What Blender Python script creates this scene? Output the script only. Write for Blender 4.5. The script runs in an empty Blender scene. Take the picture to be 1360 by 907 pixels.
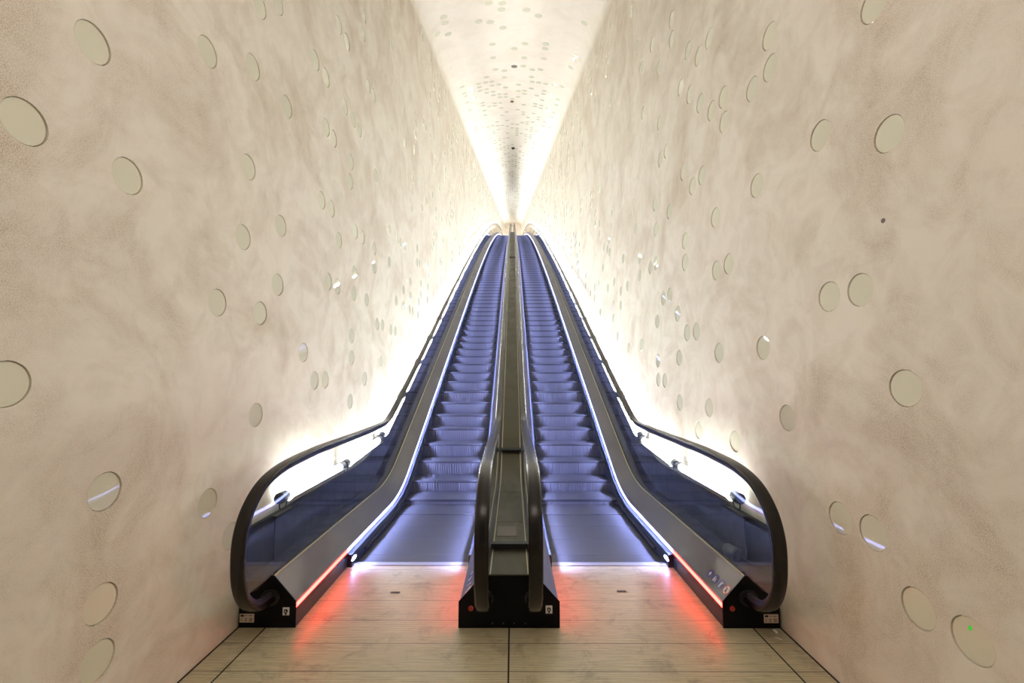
import bpy, bmesh, math, random
from mathutils import Vector, Matrix
random.seed(7)
scene = bpy.context.scene
COL = scene.collection
PI = math.pi
R = math.radians

# ------------------------------------------------------------------ camera
CAMX, CAMZ, F, PITCH, YAW = 0.025, 1.645, 590.0, R(4.5), 0.0020
cd = bpy.data.cameras.new('camera'); cam = bpy.data.objects.new('camera', cd); COL.objects.link(cam)
cd.sensor_width = 36.0; cd.lens = F / 1360 * 36.0; cd.clip_start = 0.02; cd.clip_end = 400
cam.location = (CAMX, 0, CAMZ)
cam.rotation_euler = (PI / 2 + PITCH, 0, YAW)
scene.camera = cam
def ray(px, py):
    u = (px - 680) / F; v = (453.5 - py) / F
    d = Vector((u, math.cos(PITCH) - v * math.sin(PITCH), math.sin(PITCH) + v * math.cos(PITCH)))
    return Matrix.Rotation(YAW, 3, 'Z') @ d
def on_x(px, py, X):
    d = ray(px, py); t = (X - CAMX) / d.x
    return Vector((X, d.y * t, CAMZ + d.z * t))
def on_z(px, py, Z):
    d = ray(px, py); t = (Z - CAMZ) / d.z
    return Vector((CAMX + d.x * t, d.y * t, Z))

# ------------------------------------------------------------------ incline profile
Y_END = 92.0
YC = 4.03                      # comb line
Y1, RB, S0, YA, KC = 5.292, 2.295, 0.4755, 12.95, 0.00473
TH0 = math.atan(S0); Y2 = Y1 + RB * math.sin(TH0)
def slope(y):
    if y <= Y1: return 0.0
    if y < Y2: return math.tan(math.asin((y - Y1) / RB))
    if y < YA: return S0
    return max(0.06, S0 - KC * (y - YA))
_DY = 0.02
_tab = [0.0]
for _i in range(int(110 / _DY)):
    _tab.append(_tab[-1] + _DY * slope((_i + .5) * _DY))
def P(y):
    if y <= 0: return 0.0
    q = y / _DY; i = min(int(q), len(_tab) - 2)
    return _tab[i] + (_tab[i + 1] - _tab[i]) * (q - i)
def off(y, o):
    t = math.atan(slope(y))
    return (y - o * math.sin(t), P(y) + o * math.cos(t))
def off_at(y, o):              # the offset curve's height at world depth y
    a = y
    for _ in range(12):
        a += y - off(a, o)[0]
    return a
def stations(a, b):
    out = []; y = a
    while y < b - 1e-6:
        out.append(y)
        if y < Y1 - .12 or y > Y2 + .12: st = .25 if y < 20 else (.6 if y < 40 else 1.0)
        else: st = .09
        if y < Y1 < y + st: st = max(.02, Y1 - y)
        y += st
    out.append(b)
    return out

# ------------------------------------------------------------------ materials
def new_mat(name):
    m = bpy.data.materials.new(name); m.use_nodes = True
    nt = m.node_tree; nt.nodes.clear()
    out = nt.nodes.new('ShaderNodeOutputMaterial')
    return m, nt, out
def N(nt, typ, **kw):
    n = nt.nodes.new(typ)
    for k, v in kw.items():
        if k in n.inputs: n.inputs[k].default_value = v
        else: setattr(n, k, v)
    return n
def L(nt, a, b): nt.links.new(a, b)
def pbr(name, col, rough=.5, metal=0.0, noise=0.0, nscale=8.0, bump=0.0, bscale=60.0, spec=.5, stretch=None):
    m, nt, out = new_mat(name)
    b = N(nt, 'ShaderNodeBsdfPrincipled')
    b.inputs['Base Color'].default_value = (*col, 1); b.inputs['Roughness'].default_value = rough
    b.inputs['Metallic'].default_value = metal; b.inputs['Specular IOR Level'].default_value = spec
    L(nt, b.outputs[0], out.inputs[0])
    tc = N(nt, 'ShaderNodeTexCoord'); mp = N(nt, 'ShaderNodeMapping')
    L(nt, tc.outputs['Object'], mp.inputs[0])
    if stretch: mp.inputs['Scale'].default_value = stretch
    if noise:
        n = N(nt, 'ShaderNodeTexNoise', Scale=nscale, Detail=6.0, Roughness=.65)
        L(nt, mp.outputs[0], n.inputs['Vector'])
        mr = N(nt, 'ShaderNodeMapRange'); mr.inputs[1].default_value = .3; mr.inputs[2].default_value = .7
        mr.inputs[3].default_value = 1 - noise; mr.inputs[4].default_value = 1 + noise
        L(nt, n.outputs[0], mr.inputs[0])
        mx = N(nt, 'ShaderNodeVectorMath', operation='SCALE'); mx.inputs[0].default_value = col
        L(nt, mr.outputs[0], mx.inputs['Scale']); L(nt, mx.outputs[0], b.inputs['Base Color'])
        mr2 = N(nt, 'ShaderNodeMapRange'); mr2.inputs[1].default_value = .3; mr2.inputs[2].default_value = .7
        mr2.inputs[3].default_value = max(.03, rough - .12); mr2.inputs[4].default_value = min(1, rough + .12)
        L(nt, n.outputs[0], mr2.inputs[0]); L(nt, mr2.outputs[0], b.inputs['Roughness'])
    if bump:
        n2 = N(nt, 'ShaderNodeTexNoise', Scale=bscale, Detail=4.0)
        L(nt, mp.outputs[0], n2.inputs['Vector'])
        bp = N(nt, 'ShaderNodeBump', Strength=bump, Distance=.002); L(nt, n2.outputs[0], bp.inputs['Height'])
        L(nt, bp.outputs[0], b.inputs['Normal'])
    return m
def emit(name, col, strength):
    m, nt, out = new_mat(name)
    e = N(nt, 'ShaderNodeEmission', Strength=strength); e.inputs[0].default_value = (*col, 1)
    L(nt, e.outputs[0], out.inputs[0]); return m

def plaster(name, wear=1.0):
    m, nt, out = new_mat(name)
    b = N(nt, 'ShaderNodeBsdfPrincipled', Roughness=.72); b.inputs['Specular IOR Level'].default_value = .25
    L(nt, b.outputs[0], out.inputs[0])
    tc = N(nt, 'ShaderNodeTexCoord')
    big = N(nt, 'ShaderNodeTexNoise', Scale=1.25, Detail=5.0, Roughness=.6, Distortion=.9)
    mid = N(nt, 'ShaderNodeTexNoise', Scale=4.0, Detail=5.0, Roughness=.62, Distortion=1.0)
    fine = N(nt, 'ShaderNodeTexNoise', Scale=230.0, Detail=3.0, Roughness=.75, Distortion=.5)
    for n in (big, mid, fine): L(nt, tc.outputs['Object'], n.inputs['Vector'])
    r_big = N(nt, 'ShaderNodeMapRange'); r_big.inputs[1].default_value = .45; r_big.inputs[2].default_value = .68
    L(nt, big.outputs[0], r_big.inputs[0])
    r_mid = N(nt, 'ShaderNodeMapRange'); r_mid.inputs[1].default_value = .42; r_mid.inputs[2].default_value = .74
    L(nt, mid.outputs[0], r_mid.inputs[0])
    # worn patches where the fine brown aggregate shows
    patch = N(nt, 'ShaderNodeMath', operation='MULTIPLY_ADD'); patch.inputs[1].default_value = .62 * wear; patch.inputs[2].default_value = .0
    L(nt, r_big.outputs[0], patch.inputs[0])
    patch2 = N(nt, 'ShaderNodeMath', operation='MULTIPLY_ADD'); patch2.inputs[1].default_value = .38 * wear
    L(nt, r_mid.outputs[0], patch2.inputs[0]); L(nt, patch.outputs[0], patch2.inputs[2])
    r_f = N(nt, 'ShaderNodeMapRange'); r_f.inputs[1].default_value = .44; r_f.inputs[2].default_value = .60
    L(nt, fine.outputs[0], r_f.inputs[0])
    sp = N(nt, 'ShaderNodeMath', operation='MULTIPLY'); L(nt, r_f.outputs[0], sp.inputs[0]); L(nt, patch2.outputs[0], sp.inputs[1])
    mixa = N(nt, 'ShaderNodeMix', data_type='RGBA'); mixa.inputs[6].default_value = PL_LIGHT; mixa.inputs[7].default_value = PL_MID
    L(nt, patch2.outputs[0], mixa.inputs[0])
    mixb = N(nt, 'ShaderNodeMix', data_type='RGBA'); mixb.inputs[7].default_value = PL_DARK
    L(nt, mixa.outputs[2], mixb.inputs[6])
    k = N(nt, 'ShaderNodeMath', operation='MULTIPLY'); k.inputs[1].default_value = 1.0
    L(nt, sp.outputs[0], k.inputs[0]); L(nt, k.outputs[0], mixb.inputs[0])
    L(nt, mixb.outputs[2], b.inputs['Base Color'])
    ad = N(nt, 'ShaderNodeMath', operation='MULTIPLY_ADD'); ad.inputs[1].default_value = .25
    L(nt, fine.outputs[0], ad.inputs[0]); L(nt, mid.outputs[0], ad.inputs[2])
    bp = N(nt, 'ShaderNodeBump', Strength=.25, Distance=.012); L(nt, ad.outputs[0], bp.inputs['Height'])
    L(nt, bp.outputs[0], b.inputs['Normal'])
    return m
PL_LIGHT = (.86, .822, .74, 1); PL_MID = (.76, .685, .575, 1); PL_DARK = (.27, .19, .11, 1)
M_PLASTER = plaster('plaster', .85); M_PLASTER_SMOOTH = plaster('smoother_plaster', .25)

def floor_mat():
    m, nt, out = new_mat('ribbed_floor')
    b = N(nt, 'ShaderNodeBsdfPrincipled', Roughness=.34); L(nt, b.outputs[0], out.inputs[0])
    tc = N(nt, 'ShaderNodeTexCoord'); sx = N(nt, 'ShaderNodeSeparateXYZ'); L(nt, tc.outputs['Object'], sx.inputs[0])
    mp = N(nt, 'ShaderNodeMapping'); mp.inputs['Scale'].default_value = (1.6, 34, 1); L(nt, tc.outputs['Object'], mp.inputs[0])
    grain = N(nt, 'ShaderNodeTexNoise', Scale=3.0, Detail=6.0, Roughness=.7); L(nt, mp.outputs[0], grain.inputs['Vector'])
    dirt = N(nt, 'ShaderNodeTexNoise', Scale=5.5, Detail=7.0, Roughness=.7, Distortion=.6); L(nt, tc.outputs['Object'], dirt.inputs['Vector'])
    def tri(period, width):
        d = N(nt, 'ShaderNodeMath', operation='DIVIDE'); d.inputs[1].default_value = period; L(nt, sx.outputs[1], d.inputs[0])
        f = N(nt, 'ShaderNodeMath', operation='FRACT'); L(nt, d.outputs[0], f.inputs[0])
        c = N(nt, 'ShaderNodeMath', operation='LESS_THAN'); c.inputs[1].default_value = width / period; L(nt, f.outputs[0], c.inputs[0])
        return c.outputs[0]
    seam = tri(.262, .004); rib = tri(.0145, .004)
    c1 = N(nt, 'ShaderNodeMix', data_type='RGBA'); c1.inputs[6].default_value = (.37, .335, .21, 1); c1.inputs[7].default_value = (.72, .655, .45, 1)
    gr = N(nt, 'ShaderNodeMapRange'); gr.inputs[1].default_value = .3; gr.inputs[2].default_value = .7; L(nt, grain.outputs[0], gr.inputs[0])
    L(nt, gr.outputs[0], c1.inputs[0])
    dr = N(nt, 'ShaderNodeMapRange'); dr.inputs[1].default_value = .52; dr.inputs[2].default_value = .74; dr.inputs[3].default_value = 0; dr.inputs[4].default_value = .6
    L(nt, dirt.outputs[0], dr.inputs[0])
    c2 = N(nt, 'ShaderNodeMix', data_type='RGBA'); c2.inputs[7].default_value = (.12, .09, .06, 1)
    L(nt, c1.outputs[2], c2.inputs[6]); L(nt, dr.outputs[0], c2.inputs[0])
    rk = N(nt, 'ShaderNodeMath', operation='MULTIPLY'); rk.inputs[1].default_value = .45; L(nt, rib, rk.inputs[0])
    c3 = N(nt, 'ShaderNodeMix', data_type='RGBA'); c3.inputs[7].default_value = (.06, .045, .03, 1)
    L(nt, c2.outputs[2], c3.inputs[6]); L(nt, rk.outputs[0], c3.inputs[0])
    sk = N(nt, 'ShaderNodeMath', operation='MULTIPLY'); sk.inputs[1].default_value = 1.0; L(nt, seam, sk.inputs[0])
    c4 = N(nt, 'ShaderNodeMix', data_type='RGBA'); c4.inputs[7].default_value = (.03, .022, .015, 1)
    L(nt, c3.outputs[2], c4.inputs[6]); L(nt, sk.outputs[0], c4.inputs[0])
    L(nt, c4.outputs[2], b.inputs['Base Color'])
    bp = N(nt, 'ShaderNodeBump', Strength=.25, Distance=.002, invert=True); L(nt, rib, bp.inputs['Height']); L(nt, bp.outputs[0], b.inputs['Normal'])
    return m
M_FLOOR = floor_mat()

def step_mat():
    m, nt, out = new_mat('step_tread')
    b = N(nt, 'ShaderNodeBsdfPrincipled', Roughness=.5, Metallic=.25); L(nt, b.outputs[0], out.inputs[0])
    tc = N(nt, 'ShaderNodeTexCoord'); sx = N(nt, 'ShaderNodeSeparateXYZ'); L(nt, tc.outputs['Object'], sx.inputs[0])
    d = N(nt, 'ShaderNodeMath', operation='DIVIDE'); d.inputs[1].default_value = .0165; L(nt, sx.outputs[0], d.inputs[0])
    f = N(nt, 'ShaderNodeMath', operation='FRACT'); L(nt, d.outputs[0], f.inputs[0])
    c = N(nt, 'ShaderNodeMath', operation='LESS_THAN'); c.inputs[1].default_value = .42; L(nt, f.outputs[0], c.inputs[0])
    mx = N(nt, 'ShaderNodeMix', data_type='RGBA'); mx.inputs[6].default_value = (.052, .050, .052, 1); mx.inputs[7].default_value = (.02, .02, .021, 1)
    L(nt, c.outputs[0], mx.inputs[0]); L(nt, mx.outputs[2], b.inputs['Base Color'])
    return m
M_TREAD = step_mat()
M_RISER = pbr('step_riser', (.16, .155, .16), .5, .1)  # lighter than the tread; the stronger light on risers is put into the colour
M_EDGE = pbr('step_edge_insert', (.06, .06, .063), .6)
M_STEEL = pbr('brushed_steel', (.145, .124, .115), .40, .85, .22, 3.5, .12, 40, stretch=(1, .35, 1))
M_OLIVE = pbr('centre_steel', (.062, .054, .032), .45, .75, .14, 5, .1, 60, stretch=(1, .3, 1))
M_TRIM = pbr('brass_toned_edge', (.48, .43, .28), .35, .8)
M_BLACK = pbr('black_cover', (.004, .004, .005), .5, 0, 0, spec=.15)
M_GASKET = pbr('black_gasket', (.008, .008, .008), .6)
M_RUBBER = pbr('handrail_rubber', (.0065, .005, .004), .25, 0, 0, 6, spec=.42)
M_GUIDE = pbr('guide_profile', (.10, .09, .12), .3, .7)
M_SKIRT = pbr('dark_skirt', (.035, .04, .055), .3, .6)
M_BRUSH = pbr('skirt_brush', (.012, .012, .014), .8, 0, 0, bump=.4, bscale=300)
M_OUTER = pbr('dark_wall_cladding', (.014, .0145, .015), .4, .1, .1, 6)
M_ALU = pbr('comb_aluminium', (.34, .34, .36), .45, .4)
M_DISC = pbr('green_glass_disc', (.77, .775, .64), .02, 0, 0, 30, spec=.5)
M_RIMD = pbr('disc_shadow_gap', (.33, .28, .19), .8)
M_DARKDISC = pbr('grey_detector', (.18, .155, .135), .5)
M_CAP = pbr('lamp_cap', (.014, .014, .015), .4)
M_CABLE = pbr('black_cable', (.01, .01, .01), .5)
M_HOUSE = pbr('lamp_housing', (.5, .5, .48), .4, .3)
M_WHITE = pbr('sticker_white', (.72, .72, .72), .5)
M_BEIGE = pbr('label_paper', (.62, .50, .42), .6)
M_INK = pbr('black_ink', (.012, .012, .012), .6)
M_BLUE = pbr('sign_blue', (.045, .035, .17), .4)
M_RED = pbr('sign_red', (.45, .05, .03), .4)
M_PINK = pbr('pink_scrap', (.7, .28, .2), .7)
M_GREYCAN = pbr('grey_can', (.11, .12, .15), .3, .4)
M_SEAM = pbr('dark_joint', (.006, .005, .004), .8)
M_TUBE = emit('fluorescent_tube_glow', (1.0, .985, .975), 129)
M_TUBE_DIM = emit('dimmed_fluorescent_glow', (1.0, .985, .95), 58)
M_LED = emit('blue_white_led', (.36, .42, 1.0), 11)
M_LEDRED = emit('red_led', (1.0, .029, .022), 25)
M_COMB = emit('comb_lamp', (.42, .47, 1.0), 70)
M_REDDOT = emit('red_button_glow', (1.0, .10, .05), .12)
M_GREEN = emit('green_reflection_glow', (.1, 1.0, .08), .5)

def glass_mat():
    m, nt, out = new_mat('balustrade_glass')
    ge = N(nt, 'ShaderNodeNewGeometry')
    dt = N(nt, 'ShaderNodeVectorMath', operation='DOT_PRODUCT'); L(nt, ge.outputs['Incoming'], dt.inputs[0]); L(nt, ge.outputs['Normal'], dt.inputs[1])
    ab = N(nt, 'ShaderNodeMath', operation='ABSOLUTE'); L(nt, dt.outputs['Value'], ab.inputs[0])
    om = N(nt, 'ShaderNodeMath', operation='SUBTRACT'); om.inputs[0].default_value = 1.0; L(nt, ab.outputs[0], om.inputs[1])
    pw = N(nt, 'ShaderNodeMath', operation='POWER'); pw.inputs[1].default_value = 5.0; L(nt, om.outputs[0], pw.inputs[0])
    fr = N(nt, 'ShaderNodeMath', operation='MULTIPLY_ADD'); fr.inputs[1].default_value = .94; fr.inputs[2].default_value = .045; L(nt, pw.outputs[0], fr.inputs[0])
    tr = N(nt, 'ShaderNodeBsdfTransparent'); tr.inputs[0].default_value = (.93, .955, .935, 1)
    gl = N(nt, 'ShaderNodeBsdfGlossy', Roughness=.0); gl.inputs[0].default_value = (1, 1, 1, 1)
    mx = N(nt, 'ShaderNodeMixShader'); L(nt, fr.outputs[0], mx.inputs[0]); L(nt, tr.outputs[0], mx.inputs[1]); L(nt, gl.outputs[0], mx.inputs[2])
    L(nt, mx.outputs[0], out.inputs[0]); return m
M_GLASS = glass_mat()

# ------------------------------------------------------------------ object helpers
def link(o, parent=None):
    COL.objects.link(o)
    if parent is not None: o.parent = parent
    return o
def mesh_obj(name, bm, mat, parent=None, smooth=False):
    me = bpy.data.meshes.new(name)
    bmesh.ops.recalc_face_normals(bm, faces=bm.faces[:])
    bm.to_mesh(me); bm.free()
    for mm in (mat if isinstance(mat, (list, tuple)) else [mat]): me.materials.append(mm)
    if smooth:
        for p in me.polygons: p.use_smooth = True
        if smooth == 'angle': me.set_sharp_from_angle(angle=R(28))
    return link(bpy.data.objects.new(name, me), parent)
def tag(o, label=None, cat=None, group=None, kind=None):
    if label: o['label'] = label
    if cat: o['category'] = cat
    if group: o['group'] = group
    if kind: o['kind'] = kind
    return o
def empty(name, loc, label, cat, group=None):
    o = bpy.data.objects.new(name, None); o.location = loc; o.empty_display_size = .1
    COL.objects.link(o); return tag(o, label, cat, group)
def box(bm, x0, x1, y0, y1, z0, z1, mi=0, bev=0):
    vs = [bm.verts.new((x, y, z)) for x in (x0, x1) for y in (y0, y1) for z in (z0, z1)]
    fs = []
    for q in ((0, 1, 3, 2), (4, 6, 7, 5), (0, 4, 5, 1), (2, 3, 7, 6), (0, 2, 6, 4), (1, 5, 7, 3)):
        f = bm.faces.new([vs[i] for i in q]); f.material_index = mi; fs.append(f)
    if bev:
        es = list({e for f in fs for e in f.edges})
        bmesh.ops.bevel(bm, geom=es, offset=bev, segments=2, affect='EDGES', profile=.5)
def prism_x(bm, pts, x0, x1, mi=0):
    """closed (y,z) outline extruded along X"""
    a = [bm.verts.new((x0, y, z)) for y, z in pts]; b = [bm.verts.new((x1, y, z)) for y, z in pts]
    n = len(pts); fs = [bm.faces.new(a), bm.faces.new(b[::-1])]
    for i in range(n): fs.append(bm.faces.new((a[i], b[i], b[(i + 1) % n], a[(i + 1) % n])))
    for f in fs: f.material_index = mi
def prism_y(bm, pts, y0, y1):
    """closed (x,z) outline extruded along Y"""
    a = [bm.verts.new((x, y0, z)) for x, z in pts]; b = [bm.verts.new((x, y1, z)) for x, z in pts]
    n = len(pts); bm.faces.new(a); bm.faces.new(b[::-1])
    for i in range(n): bm.faces.new((a[i], b[i], b[(i + 1) % n], a[(i + 1) % n]))
def rows_mesh(bm, rows, closed=False, caps=False):
    vr = [[bm.verts.new(p) for p in r] for r in rows]
    n = len(rows[0])
    for a, b in zip(vr, vr[1:]):
        for i in range(n if closed else n - 1):
            j = (i + 1) % n
            bm.faces.new((a[i], b[i], b[j], a[j]))
    if caps and closed:
        bm.faces.new(vr[0]); bm.faces.new(vr[-1][::-1])
    return vr
def sweep(prof, ya, yb, closed=True):
    """profile [(x, offset)] swept along the incline between world depths ya and yb"""
    bm = bmesh.new(); rows = []
    for y in stations(ya, yb):
        rows.append([(x, *off(y, o)) for x, o in prof])
    rows_mesh(bm, rows, closed, closed)
    return bm
def frame_sweep(path, prof):
    """profile (x, n) swept on a (y,z) polyline; n along the left normal of travel"""
    bm = bmesh.new(); rows = []; k = len(path)
    for i, (y, z) in enumerate(path):
        a = path[max(i - 1, 0)]; b = path[min(i + 1, k - 1)]
        ty, tz = b[0] - a[0], b[1] - a[1]; l = math.hypot(ty, tz) or 1; ty /= l; tz /= l
        ny, nz = -tz, ty
        rows.append([(x, y + ny * n, z + nz * n) for x, n in prof])
    rows_mesh(bm, rows, True, True)
    return bm
def catmull(pts, n=8):
    out = []
    P_ = [pts[0]] + list(pts) + [pts[-1]]
    for i in range(1, len(P_) - 2):
        p0, p1, p2, p3 = P_[i - 1:i + 3]
        for j in range(n):
            t = j / n
            out.append(tuple(.5 * (2 * p1[k] + (p2[k] - p0[k]) * t + (2 * p0[k] - 5 * p1[k] + 4 * p2[k] - p3[k]) * t * t + (3 * p1[k] - p0[k] - 3 * p2[k] + p3[k]) * t ** 3) for k in range(len(p1))))
    out.append(tuple(pts[-1])); return out
def tube(bm, pts, r, seg=8):
    pts = [Vector(p) for p in pts]; rows = []
    for i, p in enumerate(pts):
        t = (pts[min(i + 1, len(pts) - 1)] - pts[max(i - 1, 0)]).normalized()
        up = Vector((0, 0, 1)) if abs(t.z) < .9 else Vector((1, 0, 0))
        a = t.cross(up).normalized(); b = a.cross(t)
        rows.append([p + (a * math.cos(2 * PI * k / seg) + b * math.sin(2 * PI * k / seg)) * r for k in range(seg)])
    rows_mesh(bm, rows, True, True)
def cyl(bm, c0, c1, r, seg=24, bev=0):
    tube(bm, [c0, c1], r, seg)

# ------------------------------------------------------------------ the tunnel
XW = 1.787
C_S, C_C = 2.75, 3.30          # vault springing and crown
def vault_z(y, c):             # the vault rises on one even line, flatter than the escalators
    return 6.11 + .300 * y + (c - C_S)
tun_y = [-4.0, -2.0, 0.0] + [1.0 + .5 * i for i in range(14)] + [8 + 1.0 * i for i in range(int(Y_END - 8) + 1)]
vp = []
nseg = 14
for i in range(nseg + 1):
    a = PI / 2 * i / nseg
    vp.append((XW - .62 * (1 - math.cos(a)), C_S + .42 * math.sin(a)))
arch = [(x, c) for x, c in vp]
flat_n = 8
xe, ce = arch[-1]
for i in range(1, flat_n + 1):
    t = i / flat_n; x = xe * (1 - t); arch.append((x, ce + (C_C - ce) * (1 - (x / xe) ** 2)))
half = [(XW, C_S - .05), (XW, C_S - .02)] + arch
full = [(-x, c) for x, c in half] + [(x, c) for x, c in half[-2::-1]]
bm = bmesh.new()
rows_mesh(bm, [[(x, y, vault_z(y, c)) for x, c in full] for y in tun_y])
for f in bm.faces: f.normal_flip()
ceiling = mesh_obj('ceiling', bm, M_PLASTER_SMOOTH, smooth=True); tag(ceiling, 'cream plaster vault running up over the escalators', 'ceiling', kind='structure')

# ---- discs measured on the photograph (pixel centres turned into wall points)
LPX = [(124,57),(33,162),(170,234),(276,69),(330,222),(345,7),(369,3),(336,89),(381,142),(419,80),(433,103),(461,56),(450,33),(483,20),(482,45),
(458,142),(469,159),(433,169),(443,184),(477,172),(489,114),(496,127),(466,215),(465,241),(427,266),(440,277),(516,165),(519,60),(537,188),(550,198),
(499,233),(8,510),(289,402),(323,315),(340,551),(373,300),(369,378),(346,416),(436,374),(448,380),(471,362),(470,390),(487,398),(497,330),(497,355),
(517,348),(403,468),(418,505),(432,504),(467,446),(467,475),(465,533),(484,503),(506,480),(501,430),(508,432),(519,438),(525,440),(526,399),(536,385),
(536,406),(545,393),(544,411),(548,413),(556,401),(555,418),(545,374),(554,348),(557,350),(554,330),(569,365),(568,381),(528,317),(532,323),(537,328),
(472,308),(481,315),(450,319),(517,305),(139.5,652.5),(276,668),(134,801.5),(130,878),(306,712)]
RPX = [(1021.5,48),(1022.5,90),(999,118),(942,51),(927.5,74.5),(914,67),(892,52),(866,59),(904,116),(916,125),(930,137),(960.6,129),(945,147),(961.6,162),
(876,163),(907.6,228),(932.4,232.6),(920,247),(1005,246.5),(950,288.6),(889,281),(875.5,88.7),(852,88),(892,25),(846,60),(854,150),(885,200),(877,212),
(870,271),(839,16),(1160.5,5),(1089,180),(1180,178),(1101,394),(1142,385),(1202,515.6),(1045.5,555),(910,320),(910,348.5),(871.5,305),(951.5,359),
(967.7,350.5),(881,396),(889.7,392),(900,416),(873,426.5),(912.8,442),(925,440),(955,468.5),(1013.4,462),(873.8,478.5),(902,475),(874.5,504),(883,505),
(903,534.7),(941.6,541),(852,458),(834.8,462.6),(820.5,447),(864,355),(871,349.5),(850,343),(850,366),(828,344),(816,375),(833.4,380),(824.5,386.5),
(824.5,405.7),(795.4,378),(807.6,383),(807,331),(801,356),(844,303),(927.7,571),(1115.5,688),(1159,707.7),(1219,808),(1291,851),(976,586)]
LABELS = {
(124,57): 'tilted glass disc at the upper left corner of the left wall',
(33,162): 'biggest upper glass disc of the left wall, near its left edge',
(170,234): 'glass disc on the left wall below and right of the biggest upper one',
(276,69): 'narrow glass disc high on the left wall, alone right of the upper corner disc',
(330,222): 'glass disc on the left wall, top of the column above the bright half lit disc',
(345,7): 'left disc of the pair cut by the top edge on the left wall',
(369,3): 'right disc of the pair cut by the top edge on the left wall',
(336,89): 'faint glass disc on the left wall right below the top edge pair',
(381,142): 'faint glass disc on the left wall below the pair at the top edge, slightly right',
(8,510): 'round glass disc with dark smudges cut by the left edge of the photo',
(289,402): 'glass disc on the left wall just left of the bright half lit disc',
(346,416): 'bright half lit glass disc in the middle of the left wall',
(323,315): 'faint left disc of the pair above the bright half lit disc, left wall',
(373,300): 'faint right disc of the pair above the bright half lit disc, left wall',
(369,378): 'glass disc just above the bright half lit disc on the left wall',
(340,551): 'grey glass disc low on the left wall above the flat stretch of handrail',
(403,468): 'glass disc on the left wall standing above a low side by side pair',
(418,505): 'left disc of the low side by side pair on the left wall',
(432,504): 'right disc of the low side by side pair on the left wall',
(436,374): 'half white disc in a pair right of the bright disc, left wall',
(448,380): 'plain grey disc in a pair right of the bright disc, left wall',
(139.5,652.5): 'large glass disc low on the left wall at handrail height',
(276,668): 'glass disc with a blue streak beside the left outer handrail end',
(134,801.5): 'glass disc with a pinkish top low on the left wall',
(130,878): 'lowest glass disc of the left wall, cut by the bottom edge',
(306,712): 'glass disc half hidden behind the left outer handrail end',
(1021.5,48): 'upper disc of the stacked pair high on the right wall',
(1022.5,90): 'lower disc of the stacked pair high on the right wall',
(999,118): 'glass disc just left of the stacked pair high on the right wall',
(1160.5,5): 'glass disc cut by the top edge on the right wall',
(1089,180): 'narrow glass disc left in the wide upper pair on the right wall',
(1180,178): 'large glass disc right in the wide upper pair on the right wall',
(1005,246.5): 'glass disc alone on the right wall below the stacked pair',
(1101,394): 'smaller disc left in the middle pair on the right wall',
(1142,385): 'larger disc right in the middle pair on the right wall',
(1202,515.6): 'bright white glass disc in the middle of the right wall',
(1045.5,555): 'grey glass disc low on the right wall above the flat handrail stretch',
(1013.4,462): 'faint glass disc alone on the right wall left of the bright white disc',
(955,468.5): 'grey glass disc on the right wall right of the small side by side pair',
(912.8,442): 'left disc of the small side by side pair on the right wall',
(925,440): 'right disc of the small side by side pair on the right wall',
(900,416): 'glass disc with a light streak above the small side by side pair, right wall',
(1115.5,688): 'plain glass disc beside the right outer handrail end',
(1159,707.7): 'glass disc with a bright blue lower edge low on the right wall',
(1219,808): 'glass disc low on the right wall, second from the bottom',
(1291,851): 'lowest glass disc of the right wall with a small green reflection in it',
(941.6,541): 'grey glass disc on the right wall above the handrail bend',
(976,586): 'faint glass disc right over the flat stretch of right handrail',
(927.7,571): 'faint glass disc in the glow where the right handrail begins to level',
}
DR = .082
def pick(pxs, X):
    out = []
    for p in pxs:
        q = on_x(p[0], p[1], X); out.append((q.y, q.z, p))
    return out
left_d = pick(LPX, -XW); right_d = pick(RPX, XW)
def inside(y, z, m=.14):
    return (z < vault_z(y, C_S) - m) and z > P(y) + (.7 if y > 3 else .2)
left_d = [d for d in left_d if d[1] < vault_z(d[0], C_S) - .1]
right_d = [d for d in right_d if d[1] < vault_z(d[0], C_S) - .1]
def scatter(existing, y0, y1, dens):
    cells = {}
    def key(y, z): return (int(y / .25), int(z / .25))
    def ok(y, z):
        a, b = key(y, z)
        for i in (a - 1, a, a + 1):
            for j in (b - 1, b, b + 1):
                for (yy, zz) in cells.get((i, j), ()):
                    if (yy - y) ** 2 + (zz - z) ** 2 < .2 ** 2: return False
        return True
    for d in existing: cells.setdefault(key(d[0], d[1]), []).append((d[0], d[1]))
    out = []
    n = int((y1 - y0) * 6.0 * dens)
    for _ in range(n):
        y = random.uniform(y0, y1); zb = P(y) + 1.02; zt = vault_z(y, C_S) - .12
        # discs gather in loose upright columns
        y = y - (y % .22) + random.uniform(.0, .05)
        z = random.uniform(zb, zt)
        if not inside(y, z) or not ok(y, z): continue
        cells.setdefault(key(y, z), []).append((y, z)); out.append((y, z, None))
        if random.random() < .45:
            z2 = z + random.choice((-1, 1)) * .225
            if inside(y, z2) and ok(y, z2): cells.setdefault(key(y, z2), []).append((y, z2)); out.append((y, z2, None))
        elif random.random() < .3:
            y2 = y + .22
            if inside(y2, z) and ok(y2, z): cells.setdefault(key(y2, z), []).append((y2, z)); out.append((y2, z, None))
    return out
left_far = scatter(left_d, 7.6, 88, 1.25)
right_far = scatter(right_d, 7.6, 88, 1.25)

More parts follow.
